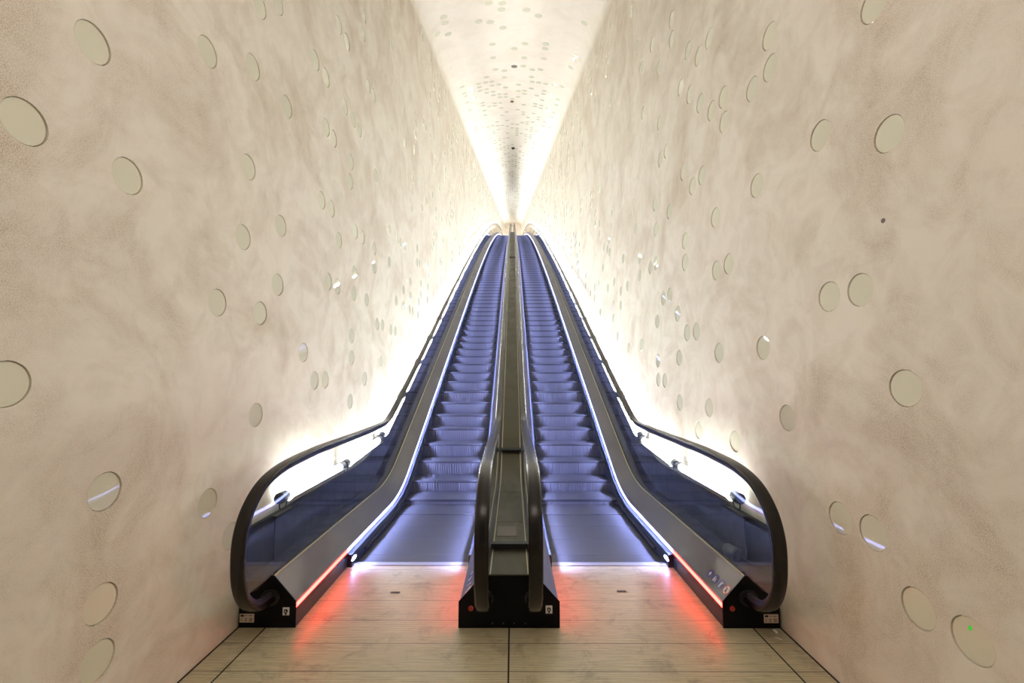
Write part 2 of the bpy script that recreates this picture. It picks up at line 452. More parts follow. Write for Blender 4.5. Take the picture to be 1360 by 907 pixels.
def wall(name, X, holes, label):
    """flat plaster wall with shallow round sockets for the discs"""
    bm = bmesh.new()
    def loop(pts):
        vs = [bm.verts.new((X, y, z)) for y, z in pts]
        return vs, [bm.edges.new((vs[i], vs[(i + 1) % len(vs)])) for i in range(len(vs))]
    top = [(y, vault_z(y, C_S - .05)) for y in tun_y]
    bot = [(y, -.06 if y < 6 else P(y) - .9) for y in [-4, 6.0] + [8 + 2.0 * i for i in range(int((Y_END - 8) / 2) + 1)]]
    _, edges = loop(top + bot[::-1])
    rings = []
    for y, z in holes:
        vs, es = loop([(y + (DR + .003) * math.cos(2 * PI * k / 32), z + (DR + .003) * math.sin(2 * PI * k / 32)) for k in range(32)])
        edges += es; rings.append((vs, es))
    bmesh.ops.triangle_fill(bm, use_beauty=True, use_dissolve=False, edges=edges)
    s = 1 if X > 0 else -1
    for vs, es in rings:
        inner = [bm.verts.new((X + s * .016, v.co.y, v.co.z)) for v in vs]
        n = len(vs)
        for i in range(n): bm.faces.new((vs[i], vs[(i + 1) % n], inner[(i + 1) % n], inner[i]))
        bm.faces.new(inner)
    return tag(mesh_obj(name, bm, M_PLASTER), label, 'wall', kind='structure')
ok_hole = lambda d: d[0] < 6.0 and d[1] > .1 and d[0] > 1.2
bm = bmesh.new(); prism_y(bm, [(-XW - .1, 10), (-XW - .1, 40), (XW + .1, 40), (XW + .1, 10)], Y_END, Y_END + .1)
tag(mesh_obj('wall_back', bm, M_PLASTER), 'plaster wall closing the far top of the tunnel', 'wall', kind='structure')
wall('wall_left', -XW, [(d[0], d[1]) for d in left_d if ok_hole(d)], 'cream plaster wall on the left with round glass discs')
wall('wall_right', XW, [(d[0], d[1]) for d in right_d if ok_hole(d)], 'cream plaster wall on the right with round glass discs')

def disc_mesh(name, seg=28, th=.006):
    """unit disc lying in YZ, front face towards +X, slightly domed edge"""
    bm = bmesh.new()
    rows = []
    for r, x in ((DR, 0), (DR, th * .7), (DR - .0025, th)):
        rows.append([(x, r * math.cos(2 * PI * k / seg), r * math.sin(2 * PI * k / seg)) for k in range(seg)])
    vr = rows_mesh(bm, rows, True); bm.faces.new(vr[-1]); bm.faces.new(vr[0][::-1])
    bmesh.ops.recalc_face_normals(bm, faces=bm.faces[:])
    me = bpy.data.meshes.new(name); bm.to_mesh(me); bm.free(); me.materials.append(M_DISC); return me
DISC = disc_mesh('glass_disc')
proto_disc = None
def place_disc(loc, rot, label, group, tilt=0):
    global proto_disc
    if proto_disc is None: proto_disc = bpy.data.objects.new('glass_disc', DISC); o = proto_disc
    else: o = proto_disc.copy()
    COL.objects.link(o); o.location = loc; o.rotation_euler = rot
    for k in ('label', 'group', 'category'):
        if k in o: del o[k]
    tag(o, label, 'glass disc', group); return o
n_ind = 0
for side, ds, wname in ((-1, left_d, 'left'), (1, right_d, 'right')):
    for y, z, p in ds:
        lab = LABELS.get(p); grp = None
        if lab is None:
            grp = 'small glass discs in the far part of the %s wall' % wname
            lab = 'small pale glass disc among many far along the %s wall' % wname
        hole = ok_hole((y, z))
        x = side * (XW + (.0105 if hole else .003))
        rz = 0 if side < 0 else PI
        o = place_disc((x, y, z), (0, random.uniform(-.006, .006), rz + random.uniform(-.01, .01)), lab, grp)
        n_ind += 1
        if p == (1291, 851):  # green reflection in the glass, built as a small glowing oval
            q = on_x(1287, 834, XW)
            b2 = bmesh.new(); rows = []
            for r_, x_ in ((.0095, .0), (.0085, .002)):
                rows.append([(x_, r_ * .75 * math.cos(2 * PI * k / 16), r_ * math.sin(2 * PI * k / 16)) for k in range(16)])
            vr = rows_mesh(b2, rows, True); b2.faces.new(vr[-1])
            g = mesh_obj('green_reflection', b2, M_GREEN, o); g['label'] = 'small green reflection'
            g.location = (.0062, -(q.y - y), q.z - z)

def stuff_discs(name, items, label):
    """items: matrices of single discs, merged into one mesh"""
    vs, fs = [], []
    seg = 12
    for M in items:
        b = len(vs)
        for x, rr in ((.001, DR), (.006, DR - .004)):
            for k in range(seg): vs.append((M @ Vector((x, rr * math.cos(2 * PI * k / seg), rr * math.sin(2 * PI * k / seg))))[:])
        fs.append([b + seg + k for k in range(seg)])
        for k in range(seg): fs.append([b + k, b + (k + 1) % seg, b + seg + (k + 1) % seg, b + seg + k])
    me = bpy.data.meshes.new(name); me.from_pydata(vs, [], fs); me.update(); me.materials.append(M_DISC)
    return tag(link(bpy.data.objects.new(name, me)), label, 'glass discs', kind='stuff')
for side, ds, wname in ((-1, left_far, 'left'), (1, right_far, 'right')):
    it = []
    for y, z, _ in ds:
        it.append(Matrix.Translation((side * (XW - .0), y, z)) @ Matrix.Rotation((0 if side < 0 else PI) + random.uniform(-.03, .03), 4, 'Z') @ Matrix.Rotation(random.uniform(-.03, .03), 4, 'Y'))
    stuff_discs('far_wall_discs', it, 'countless tiny glass discs high up the far %s wall' % wname)
# ---- ceiling discs in loose rows across the vault
def vault_frame(y, u):
    """u in -1..1 across the section -> point, inward normal"""
    n = len(full) - 1
    q = (u + 1) / 2 * n; i = min(int(q), n - 1); t = q - i
    a, b = full[i], full[i + 1]
    x = a[0] + (b[0] - a[0]) * t; c = a[1] + (b[1] - a[1]) * t
    z = vault_z(y, c); dz = (vault_z(y + .25, c) - vault_z(y - .25, c)) / .5
    ty = Vector((0, 1, dz)).normalized(); tx = Vector((b[0] - a[0], 0, b[1] - a[1])).normalized()
    nrm = ty.cross(tx).normalized()
    if nrm.z > 0: nrm = -nrm
    return Vector((x, y, z)), nrm
CPX = [(649,3),(667,3),(666,12),(699,12),(715,21),(589,22),(591,30),(776,29),(636,28),(651,29),(668,36),(595,44),(581,44),(654,58),(697,58),(725,58),
(683,64),(724,64),(655,76),(696,76),(722,77),(764,72),(762,78),(758,89),(658,92),(670,93),(707,92),(718,92),(695,87),(670,102),(706,102),(646,102)]
ceil_pts = []
def ceil_hit(px, py):
    d = ray(px, py)
    lo, hi = 3.0, 60.0
    best = None; prev = None; t = 3.0
    while t < 60:
        p = Vector((CAMX, 0, CAMZ)) + d * (t / d.y)
        if abs(p.x) < XW:
            # section height at this x
            c = None
            for (xa, ca), (xb, cb) in zip(half, half[1:]):
                if xb <= abs(p.x) <= xa + 1e-9 and xa > xb: c = ca + (cb - ca) * (xa - abs(p.x)) / (xa - xb)
            if c is not None and p.z >= vault_z(p.y, c): return p, c
        t += .04
    return None
def c_at(x):
    for (xa, ca), (xb, cb) in zip(half, half[1:]):
        if xa > xb and xb <= abs(x) <= xa + 1e-9: return ca + (cb - ca) * (xa - abs(x)) / (xa - xb)
    return half[-1][1]
def ceil_matrix(x, y):
    z = vault_z(y, c_at(x)); e = .02
    dx = (c_at(x + e) - c_at(x - e)) / (2 * e); dy = (vault_z(y + .2, 0) - vault_z(y - .2, 0)) / .4
    n = Vector((dx, dy, -1)).normalized()
    return Matrix.Translation((x, y, z)) @ n.to_track_quat('X', 'Z').to_matrix().to_4x4()
cset = []
for p in CPX:
    h = ceil_hit(*p)
    if h: cset.append((h[0].x, h[0].y))
cols = [-1.48, -1.24, -1.0, -.8, -.6, -.4, -.2, .0, .2, .4, .6, .8, 1.0, 1.24, 1.48]
rnd = []
for x in cols:
    y = 12.6
    while y < 90:
        if random.random() < .5:
            xx = x + random.uniform(-.008, .008)
            if all((xx - a) ** 2 + (y - b) ** 2 > .12 for a, b in cset): rnd.append((xx, y))
        y += random.choice((.28, .3, .55, .8))
rnd.sort(key=lambda q: q[1])
near_c = cset + rnd[:95]
for x, y in near_c:
    M = ceil_matrix(x, y)
    place_disc(M.to_translation(), M.to_euler(), 'small pale glass disc among many in the near part of the vault ceiling', 'small glass discs in the vault ceiling')
stuff_discs('far_ceiling_discs', [ceil_matrix(x, y) for x, y in rnd[95:]], 'countless tiny glass discs in the far part of the vault ceiling')

# ---- fittings on the vault
def ceiling_fitting(name, px, r, h, mat, label, cat):
    hit = ceil_hit(*px)
    p, c = hit; M = ceil_matrix(p.x, p.y)
    b = bmesh.new(); rows = []
    for rr, x in ((r, 0), (r, h * .35), (r * .92, h * .55), (r * .6, h * .9), (r * .2, h)):
        rows.append([(x, rr * math.cos(2 * PI * k / 24), rr * math.sin(2 * PI * k / 24)) for k in range(24)])
    vr = rows_mesh(b, rows, True); b.faces.new(vr[-1])
    o = mesh_obj(name, b, mat, smooth=True); o.matrix_world = M; tag(o, label, cat); return o
ceiling_fitting('smoke_detector', (683, 88), .085, .03, M_DARKDISC, 'flat grey round detector in the middle of the near ceiling', 'detector')
ceiling_fitting('dome_camera', (681.5, 196), .085, .09, M_INK, 'small black dome on the ceiling centre line above the escalators', 'camera')
ceiling_fitting('brown_sensor', (680, 134), .06, .05, pbr('brown_sensor', (.16, .12, .07), .5), 'tiny brown sensor on the ceiling between detector and black dome', 'sensor')
q = on_x(1173, 293, XW)
b = bmesh.new(); rows = []
for rr, x in ((.012, 0), (.0115, .002), (.009, .003), (.004, .001)):
    rows.append([(XW - x, q.y + rr * math.cos(2 * PI * k / 16), q.z + rr * math.sin(2 * PI * k / 16)) for k in range(16)])
vr = rows_mesh(b, rows, True); b.faces.new(vr[-1])
tag(mesh_obj('wall_plug', b, M_DARKDISC), 'tiny dark round plug in the right wall below the wide upper disc pair', 'plug')

# ------------------------------------------------------------------ floor
bm = bmesh.new(); box(bm, -XW - .05, XW + .05, -4, YC - .02, -.12, 0)
tag(mesh_obj('floor', bm, M_FLOOR), 'worn beige floor of ribbed boards before the escalators', 'floor', kind='structure')
XM = 0.0
Y_BOX = 3.05
seams = [('trim_1', XM - .005, XM + .005, -3.9, Y_BOX), ('trim_2', -1.604, -1.596, -3.9, Y_BOX), ('trim_3', 1.596, 1.604, -3.9, Y_BOX),
         ('trim_4', -XW + .001, -XW + .012, -3.9, 3.3), ('trim_5', XW - .012, XW - .001, -3.9, 3.3)]
for nm, a, b_, c, d in seams:
    bm = bmesh.new(); box(bm, a, b_, c, d, -.004, .0012)
    tag(mesh_obj(nm, bm, M_SEAM), 'dark joint line in the floor', 'floor joint', kind='structure')

# ------------------------------------------------------------------ escalators
XI, XO = .325, 1.405            # inner edges of the two decks on each side of an escalator (from the middle of the divider)
DECK_W, DECK_LO, DECK_HI = .150, .165, .325
Y_DECK = Y_BOX
HRH = 1.062                    # handrail centre above the step line
NEWEL = [(y_ + .03, z_) for y_, z_ in [(3.20, .185), (3.02, .187), (2.86, .205), (2.735, .285), (2.66, .41), (2.635, .56), (2.645, .71), (2.715, .85), (2.86, .965), (3.08, 1.026), (3.36, 1.050), (3.69, HRH)]]
Y_TOP = 89.0
def smooth_rise(y, flat, inc, k):
    """height of a line that is level at `flat`, then climbs `inc` above the step line"""
    if y >= 8.5: return P(y) + inc
    d = S0 * (y - (5.8 + (flat - inc) / S0))
    return flat + (d + math.sqrt(d * d + k * k)) / 2 if y > 5.0 else flat
def rail_z(y): return smooth_rise(y, HRH, 1.10, .07) + .07 * min(1, max(0, (y - 7.5) / 4.0))
def lamp_z(y): return smooth_rise(y, .742, .80, .02) + .03 * min(1, max(0, (y - 7.0) / 3.0))
def rail_path(o=HRH):
    pts = catmull(NEWEL, 8)[:-1]
    pts += [(y, rail_z(y)) for y in stations(3.72, Y_TOP)]
    return pts
RAIL = rail_path()

def make_step():
    """one step: grooved tread and ribbed riser; local origin at the nose, X across -.5...5"""
    bm = bmesh.new()
    W = .501
    # tread slab
    box(bm, -W, W, .0, .398, -.03, 0, 0)
    # dark edge insert along nose
    box(bm, -W, W, -.004, .012, -.016, .0015, 2)
    # ribbed, slightly bowed riser
    pitch = .0335; n = int(2 * W / pitch)
    xs = []
    for i in range(n):
        x0 = -W + i * (2 * W / n); w = 2 * W / n
        xs += [(x0, .014), (x0 + w * .30, .014), (x0 + w * .36, .002), (x0 + w * .94, .002)]
    xs.append((W, .014))
    zs = [(-.016, 0), (-.06, .003), (-.12, .012), (-.18, .028), (-.24, .05)]
    rows = [[(x, d + yb, z) for x, d in xs] for z, yb in zs]
    vr = [[bm.verts.new(p) for p in r] for r in rows]
    for a, b in zip(vr, vr[1:]):
        for i in range(len(xs) - 1):
            f = bm.faces.new((a[i], a[i + 1], b[i + 1], b[i])); f.material_index = 1
    me = bpy.data.meshes.new('step'); bm.to_mesh(me); bm.free()
    for m in (M_TREAD, M_RISER, M_EDGE): me.materials.append(m)
    return me
STEP = make_step()
STEP_PH = 0.0
GLASS_J = [4.55] + [4.55 + 2.05 * i for i in range(1, 38)]

def deck_profile(xedge, s):
    """xedge: edge beside the steps; s: direction (in X) away from the steps"""
    return [(xedge, DECK_LO), (xedge + s * DECK_W, DECK_HI), (xedge + s * DECK_W, DECK_HI - .02), (xedge + s * .006, DECK_LO - .012)]

def pictogram(parent, c, ex, ey, n, kind):
    """round sticker: c centre, ex/ey in-plane axes, n normal; disc with a simple figure"""
    r = .036
    def P3(a, b_, h): return c + ex * a + ey * b_ + n * h
    bm = bmesh.new()
    a = [bm.verts.new(P3(r * math.cos(2 * PI * k / 28), r * math.sin(2 * PI * k / 28), .0002)) for k in range(28)]
    b_ = [bm.verts.new(P3(r * math.cos(2 * PI * k / 28), r * math.sin(2 * PI * k / 28), .0012)) for k in range(28)]
    for k in range(28): bm.faces.new((a[k], a[(k + 1) % 28], b_[(k + 1) % 28], b_[k]))
    bm.faces.new(b_)
    sg = mesh_obj('sign_sticker', bm, M_RED if kind == 3 else M_BLUE, parent)
    sg['label'] = 'round red and white prohibition sign' if kind == 3 else 'round dark blue mandatory sign'
    def poly(bm, pts, h):
        bm.faces.new([bm.verts.new(P3(x * r, y * r, h)) for x, y in pts])
    def circ(bm, x, y, q, h): poly(bm, [(x + q * math.cos(2 * PI * k / 14), y + q * math.sin(2 * PI * k / 14)) for k in range(14)], h)
    if kind == 3:
        bm = bmesh.new(); circ(bm, 0, 0, .8, .0015); mesh_obj('sign_field', bm, M_WHITE, sg)
        bm = bmesh.new(); poly(bm, [(-.62, .5), (-.5, .62), (.62, -.5), (.5, -.62)], .0021); mesh_obj('red_slash', bm, M_RED, sg)
        bm = bmesh.new()
        poly(bm, [(-.3, -.1), (.3, -.1), (.2, -.4), (-.2, -.4)], .0018); poly(bm, [(.25, -.1), (.45, .35), (.52, .32), (.32, -.12)], .0018)
        circ(bm, -.2, -.5, .09, .0018); circ(bm, .2, -.5, .09, .0018); circ(bm, -.05, .25, .16, .0018); poly(bm, [(-.2, .1), (.1, .1), (.12, -.08), (-.22, -.08)], .0018)
        mesh_obj('pictogram', bm, M_INK, sg)
    else:
        bm = bmesh.new()
        if kind == 0:
            circ(bm, -.05, .2, .22, .0016); poly(bm, [(-.5, .12), (-.1, .2), (.35, .05), (.45, -.1), (-.05, -.05)], .0016); poly(bm, [(-.2, .0), (.1, .0), (.05, -.4), (-.1, -.4)], .0016)
        elif kind == 1:
            circ(bm, -.3, .3, .16, .0016); circ(bm, .25, .05, .12, .0016); poly(bm, [(-.45, .14), (-.15, .14), (-.12, -.6), (-.48, -.6)], .0016); poly(bm, [(.14, -.08), (.38, -.08), (.38, -.6), (.14, -.6)], .0016); poly(bm, [(-.15, .05), (.2, -.2), (.16, -.28), (-.2, -.05)], .0016)
        else:
            circ(bm, -.02, .42, .15, .0016); poly(bm, [(-.22, .24), (.18, .24), (.14, -.2), (-.18, -.2)], .0016); poly(bm, [(-.18, -.18), (-.03, -.18), (-.1, -.72), (-.25, -.72)], .0016)
            poly(bm, [(.02, -.18), (.15, -.18), (.24, -.72), (.1, -.72)], .0016); poly(bm, [(.16, .24), (.52, .62), (.6, .54), (.2, .1)], .0016)
        mesh_obj('pictogram', bm, M_WHITE, sg)

def plate(name, x0, x1, z0, z1, y, mat, parent, th=.003):
    bm = bmesh.new(); box(bm, x0, x1, y - th, y, z0, z1, bev=.0008); return mesh_obj(name, bm, mat, parent)
def key_switch(parent, xc, zc):
    p = plate('key_switch', xc - .022, xc + .022, zc - .024, zc + .026, Y_BOX - .0005, M_WHITE, parent)
    p['label'] = 'white key switch plate with a black keyhole'
    bm = bmesh.new(); cyl(bm, (xc, Y_BOX - .0035, zc + .003), (xc, Y_BOX - .009, zc + .003), .0125, 20)
    box(bm, xc - .005, xc + .005, Y_BOX - .006, Y_BOX - .0035, zc - .02, zc - .004)
    mesh_obj('keyhole', bm, M_INK, p)
    bm = bmesh.new(); cyl(bm, (xc, Y_BOX - .009, zc + .003), (xc, Y_BOX - .0105, zc + .003), .006, 16); mesh_obj('key_barrel', bm, M_HOUSE, p)
def stop_button(parent, xc, zc):
    bm = bmesh.new(); cyl(bm, (xc, Y_BOX - .0005, zc), (xc, Y_BOX - .005, zc), .017, 20)
    p = mesh_obj('stop_button', bm, M_RED, parent); p['label'] = 'small red emergency stop button'
    bm = bmesh.new(); cyl(bm, (xc, Y_BOX - .005, zc), (xc, Y_BOX - .011, zc), .011, 18); mesh_obj('push_cap', bm, M_REDDOT, p)
def rating_label(parent, x0, x1, z0, z1):
    p = plate('rating_label', x0, x1, z0, z1, Y_BOX - .0005, M_BEIGE, parent, .002); p['label'] = 'small pale label with printed lines'
    bm = bmesh.new(); w = x1 - x0; h = z1 - z0; y = Y_BOX - .0028
    def bar(a, b_, c, d): box(bm, x0 + w * a, x0 + w * b_, y - .0003, y + .0001, z0 + h * c, z0 + h * d)
    bar(.06, .30, .68, .90); bar(.38, .52, .76, .82); bar(.62, .88, .76, .82)
    for k in range(3):
        bar(.08, .2, .14 + .14 * k, .19 + .14 * k); bar(.34, .52, .14 + .14 * k, .19 + .14 * k); bar(.66, .9, .14 + .14 * k, .2 + .14 * k)
    mesh_obj('printed_lines', bm, M_INK, p)

def comb_lamp(root, xs, s):
    bm = bmesh.new(); cy, cz = YC + .0, .060; rows = []
    for rr, d in ((1.0, 0), (.9, .003), (.6, .005)):
        rows.append([(xs - s * d, cy + .055 * rr * math.cos(2 * PI * k / 24), cz + .016 * rr * math.sin(2 * PI * k / 24)) for k in range(24)])
    vr = rows_mesh(bm, rows, True); bm.faces.new(vr[-1])
    cl = mesh_obj('comb_lamp', bm, M_COMB, root); cl['label'] = 'small glowing white oval lamp in the skirt'

def balustrade(root, x_edge, s, outer):
    """deck, LED strip, skirt, glass and handrail on one side. s: X direction away from the steps"""
    # deck panel
    bm = sweep(deck_profile(x_edge, s), Y_DECK + .004, Y_TOP)
    dk = mesh_obj('inner_deck', bm, M_STEEL, root)
    # light brass-toned edge and gasket at the foot of the glass
    xg = x_edge + s * .166
    bm = sweep([(x_edge + s * .146, DECK_HI - .003), (x_edge + s * .146, DECK_HI + .006), (x_edge + s * .153, DECK_HI + .009), (x_edge + s * .153, DECK_HI - .003)], Y_DECK + .004, Y_TOP)
    mesh_obj('deck_edge_trim', bm, M_TRIM, dk)
    bm = sweep([(xg - s * .013, DECK_HI - .02), (xg - s * .013, DECK_HI + .004), (xg - s * .005, DECK_HI + .014), (xg + s * .005, DECK_HI + .014), (xg + s * .016, DECK_HI + .004), (xg + s * .016, DECK_HI - .02)], Y_DECK + .05, Y_TOP)
    mesh_obj('glass_gasket', bm, M_GASKET, root)
    # light strip under the deck edge
    def strip(a, b_): return sweep([(x_edge + s * .004, DECK_LO - .013), (x_edge - s * .001, DECK_LO - .017), (x_edge - s * .001, DECK_LO - .039), (x_edge + s * .004, DECK_LO - .043)], a, b_)
    st = mesh_obj('led_strip', strip(YC - .06, Y_TOP), M_LED, root); st['label'] = 'glowing blue white light strip'
    st = mesh_obj('red_led_strip', strip(Y_DECK + .01, YC - .06), M_LEDRED, root); st['label'] = 'glowing red light strip at the landing'
    # skirt
    xs = x_edge - s * .036
    bm = sweep([(xs, -.30), (xs, DECK_LO - .075), (xs + s * .006, DECK_LO - .064), (xs + s * .038, DECK_LO - .053), (xs + s * .045, -.30)], YC - .05, Y_TOP)
    mesh_obj('skirt_panel', bm, M_SKIRT, root)
    bm = sweep([(x_edge + s * .003, .0015), (x_edge + s * .003, DECK_LO - .054), (x_edge + s * .02, DECK_LO - .054), (x_edge + s * .02, .0015)], Y_DECK + .004, YC - .05)
    mesh_obj('landing_skirt', bm, M_SKIRT, root)
    bm = sweep([(xs, .050), (xs - s * .014, .047), (xs - s * .020, .036), (xs - s * .016, .030), (xs, .024)], YC + .28, Y_TOP)
    mesh_obj('skirt_brush', bm, M_BRUSH, root)
    # comb lamp: lying oval in the skirt
    if outer: comb_lamp(root, xs, s)
    # handrail and guide
    w = .042
    prof = [(xg - w, -.012), (xg - w, .004), (xg - w * .8, .013), (xg - w * .4, .017), (xg + w * .4, .017), (xg + w * .8, .013), (xg + w, .004), (xg + w, -.012), (xg + w * .7, -.017), (xg - w * .7, -.017)]
    path = RAIL
    def flip(pr): return [(x, -n) for x, n in pr]
    # travel starts at the entry under the newel: left normal points into the loop, so outward is negative there
    mesh_obj('handrail', frame_sweep(path, [(x, n) for x, n in prof]), M_RUBBER, root, smooth='angle')
    gp = [(xg - .019, -.017), (xg + .019, -.017), (xg + .014, -.046), (xg - .014, -.046)]
    mesh_obj('handrail_guide', frame_sweep(path[4:], gp), M_GUIDE, root)
    # glass panes
    bot0 = DECK_HI + .004
    j = [None] + GLASS_J
    inner = [p for p in frame_inner(path, .04)]
    first = [p for p in inner if p[0] <= GLASS_J[0] - .004 and p[1] > bot0]
    # near pane: round end following the newel
    top = [p for p in first]
    pts = top + [(GLASS_J[0] - .004, off(GLASS_J[0], HRH - .04)[1]), (GLASS_J[0] - .004, bot0)]
    pts = dedupe(pts)
    bm = bmesh.new(); prism_x(bm, pts, xg - .005, xg + .005)
    bmesh.ops.triangulate(bm, faces=[f for f in bm.faces if len(f.verts) > 4])
    mesh_obj('glass_pane', bm, M_GLASS, root)
    for a, b_ in zip(GLASS_J, GLASS_J[1:]):
        if b_ > Y_TOP: break
        bm = bmesh.new(); rows = []
        ys = stations(a + .004, b_ - .004)
        for y in ys:
            lo = off(y, bot0); hi = (y, rail_z(y) - .04)
            rows.append([(xg - .005, *lo), (xg - .005, *hi), (xg + .005, *hi), (xg + .005, *lo)])
        rows_mesh(bm, rows, True, True)
        mesh_obj('glass_pane', bm, M_GLASS, root)
    return xg
def frame_inner(path, d):
    out = []; k = len(path)
    for i, (y, z) in enumerate(path):
        a = path[max(i - 1, 0)]; b = path[min(i + 1, k - 1)]
        ty, tz = b[0] - a[0], b[1] - a[1]; l = math.hypot(ty, tz)
        out.append((y + tz / l * d, z - ty / l * d))
    return out
def dedupe(pts):
    out = []
    for p in pts:
        if not out or math.hypot(p[0] - out[-1][0], p[1] - out[-1][1]) > 1e-4: out.append(p)
    return out

def outer_newel(root, s, xe):
    """black end cover of the outer balustrade: s=-1 left side"""
    X = lambda d: xe + s * d
    yb = Y_BOX
    # end profile (x away from the steps, z)
    pr = [(X(-.002), 0.0015), (X(-.002), DECK_LO + .002), (X(.150), DECK_HI + .006), (X(.175), DECK_HI + .006), (X(.262), .235), (X(.372), .205), (X(.372), 0.0015)]
    bm = bmesh.new(); prism_y(bm, pr, yb, yb + .006)
    # body behind the cover, a little inside it
    pr2 = [(X(.022), .002), (X(.022), DECK_LO - .05), (X(.14), DECK_HI - .035), (X(.175), DECK_HI - .02), (X(.262), .21), (X(.370), .19), (X(.370), .002)]
    prism_y(bm, pr2, yb + .006, 4.2)
    mesh_obj('newel_base', bm, M_BLACK, root)
    # collar where the handrail runs in
    bm = bmesh.new()
    xg = xe + s * .166
    prc = [(xg + .062 * math.cos(2 * PI * k / 24), .195 + .05 * math.sin(2 * PI * k / 24)) for k in range(24)]
    prism_y(bm, prc, yb - .02, yb + .0)
    mesh_obj('handrail_inlet', bm, M_GASKET, root)

def escalator(side, label):
    s_out = side                      # X direction towards the tunnel wall
    xe_in = XM + side * XI; xe_out = XM + side * XO
    xc = (xe_in + xe_out) / 2
    root = empty('escalator', (xc, YC, 0), label, 'escalator')
    inv = Matrix.Translation((-xc, -YC, 0))
    root_kids_before = set(COL.objects)
    balustrade(root, xe_out, side, True)
    balustrade(root, xe_in, -side, False)
    outer_newel(root, side, xe_out)
    # cladding between the outer glass and the wall
    xg = xe_out + side * .166; xw = side * (XW - .003)
    bm = sweep([(xg + side * .02, .22), (xg + side * .02, .29), (xw - side * .03, .29), (xw - side * .03, LAMP_H - .10), (xw, LAMP_H - .10), (xw, .22)], 3.06, Y_TOP)
    mesh_obj('wall_side_cladding', bm, M_OUTER, root)
    # comb plate: ribbed edge plate at the landing
    bm = bmesh.new(); W = .532
    box(bm, xc - W, xc + W, YC - .02, YC + .035, -.03, .006, bev=.003)
    n = 60
    for i in range(n):
        x = xc - .49 + .98 * (i + .5) / n
        prism_x(bm, [(YC + .035, .005), (YC + .075, -.004), (YC + .035, -.012)], x - .004, x + .004)
    mesh_obj('comb_plate', bm, M_ALU, root)
    # steps
    ys = []
    y = 3.864
    while y < 62: ys.append(y); y += .4
    proto = None
    for y in ys[:100]:
        o = bpy.data.objects.new('step', STEP) if proto is None else proto.copy()
        proto = proto or o
        link(o, root); o.location = (xc, y, P(y) - .004)
    vs, fs = [], []
    for y in ys[100:]:
        b0 = len(vs); z = P(y)
        vs += [(xc - .496, y, z), (xc + .496, y, z), (xc + .496, y + .4, z), (xc - .496, y + .4, z), (xc - .496, y + .03, z - .2), (xc + .496, y + .03, z - .2)]
        fs += [[b0, b0 + 1, b0 + 2, b0 + 3], [b0 + 4, b0 + 5, b0 + 1, b0]]
    me = bpy.data.meshes.new('far_steps'); me.from_pydata(vs, [], fs); me.update(); me.materials.append(M_TREAD)
    fo = link(bpy.data.objects.new('far_steps', me), root); fo['kind'] = 'stuff'
    # shift children into the root's frame
    for o in COL.objects:
        if o.parent is root:
            o.location = Vector(o.location) - Vector((xc, YC, 0))
    return root, xe_in, xe_out, xc

LAMP_H = .72
escL, xiL, xoL, xcL = escalator(-1, 'left escalator, the one with a key switch plate on its outer black end')
escR, xiR, xoR, xcR = escalator(1, 'right escalator, the one with round signs beside its outer red light strip')

def in_root(root, fn):
    """build children in world coordinates, then move the new direct children into the root's frame"""
    before = set(o.name for o in COL.objects)
    fn()
    for o in list(COL.objects):
        if o.name not in before and o.parent is root: o.location = Vector(o.location) - root.location

def fit_left():
    key_switch(escL, xoL - .062, .105)
    rating_label(escL, xoL - .365, xoL - .27, .035, .09)
    # signs on the deck beside the divider
    deck_signs(escL, xiL, +1)
def fit_right():
    stop_button(escR, xoR + .06, .125)
    rating_label(escR, xoR + .265, xoR + .36, .035, .09)
    deck_signs(escR, xoR, +1)
def deck_signs(root, x_edge, s):
    """row of four round signs on the sloping deck near its end"""
    up = Vector((s * DECK_W, 0, DECK_HI - DECK_LO)).normalized()
    n = Vector((-s * (DECK_HI - DECK_LO), 0, DECK_W)).normalized()
    along = Vector((0, -1, 0))
    for k in range(4):
        c = Vector((x_edge + s * DECK_W * .34, 3.345 - .082 * k, DECK_LO + (DECK_HI - DECK_LO) * .34)) + n * .0005
        ex = along if s > 0 else -along
        pictogram(root, c, -up.cross(n) if False else ex, up, n, k)
in_root(escL, fit_left); in_root(escR, fit_right)

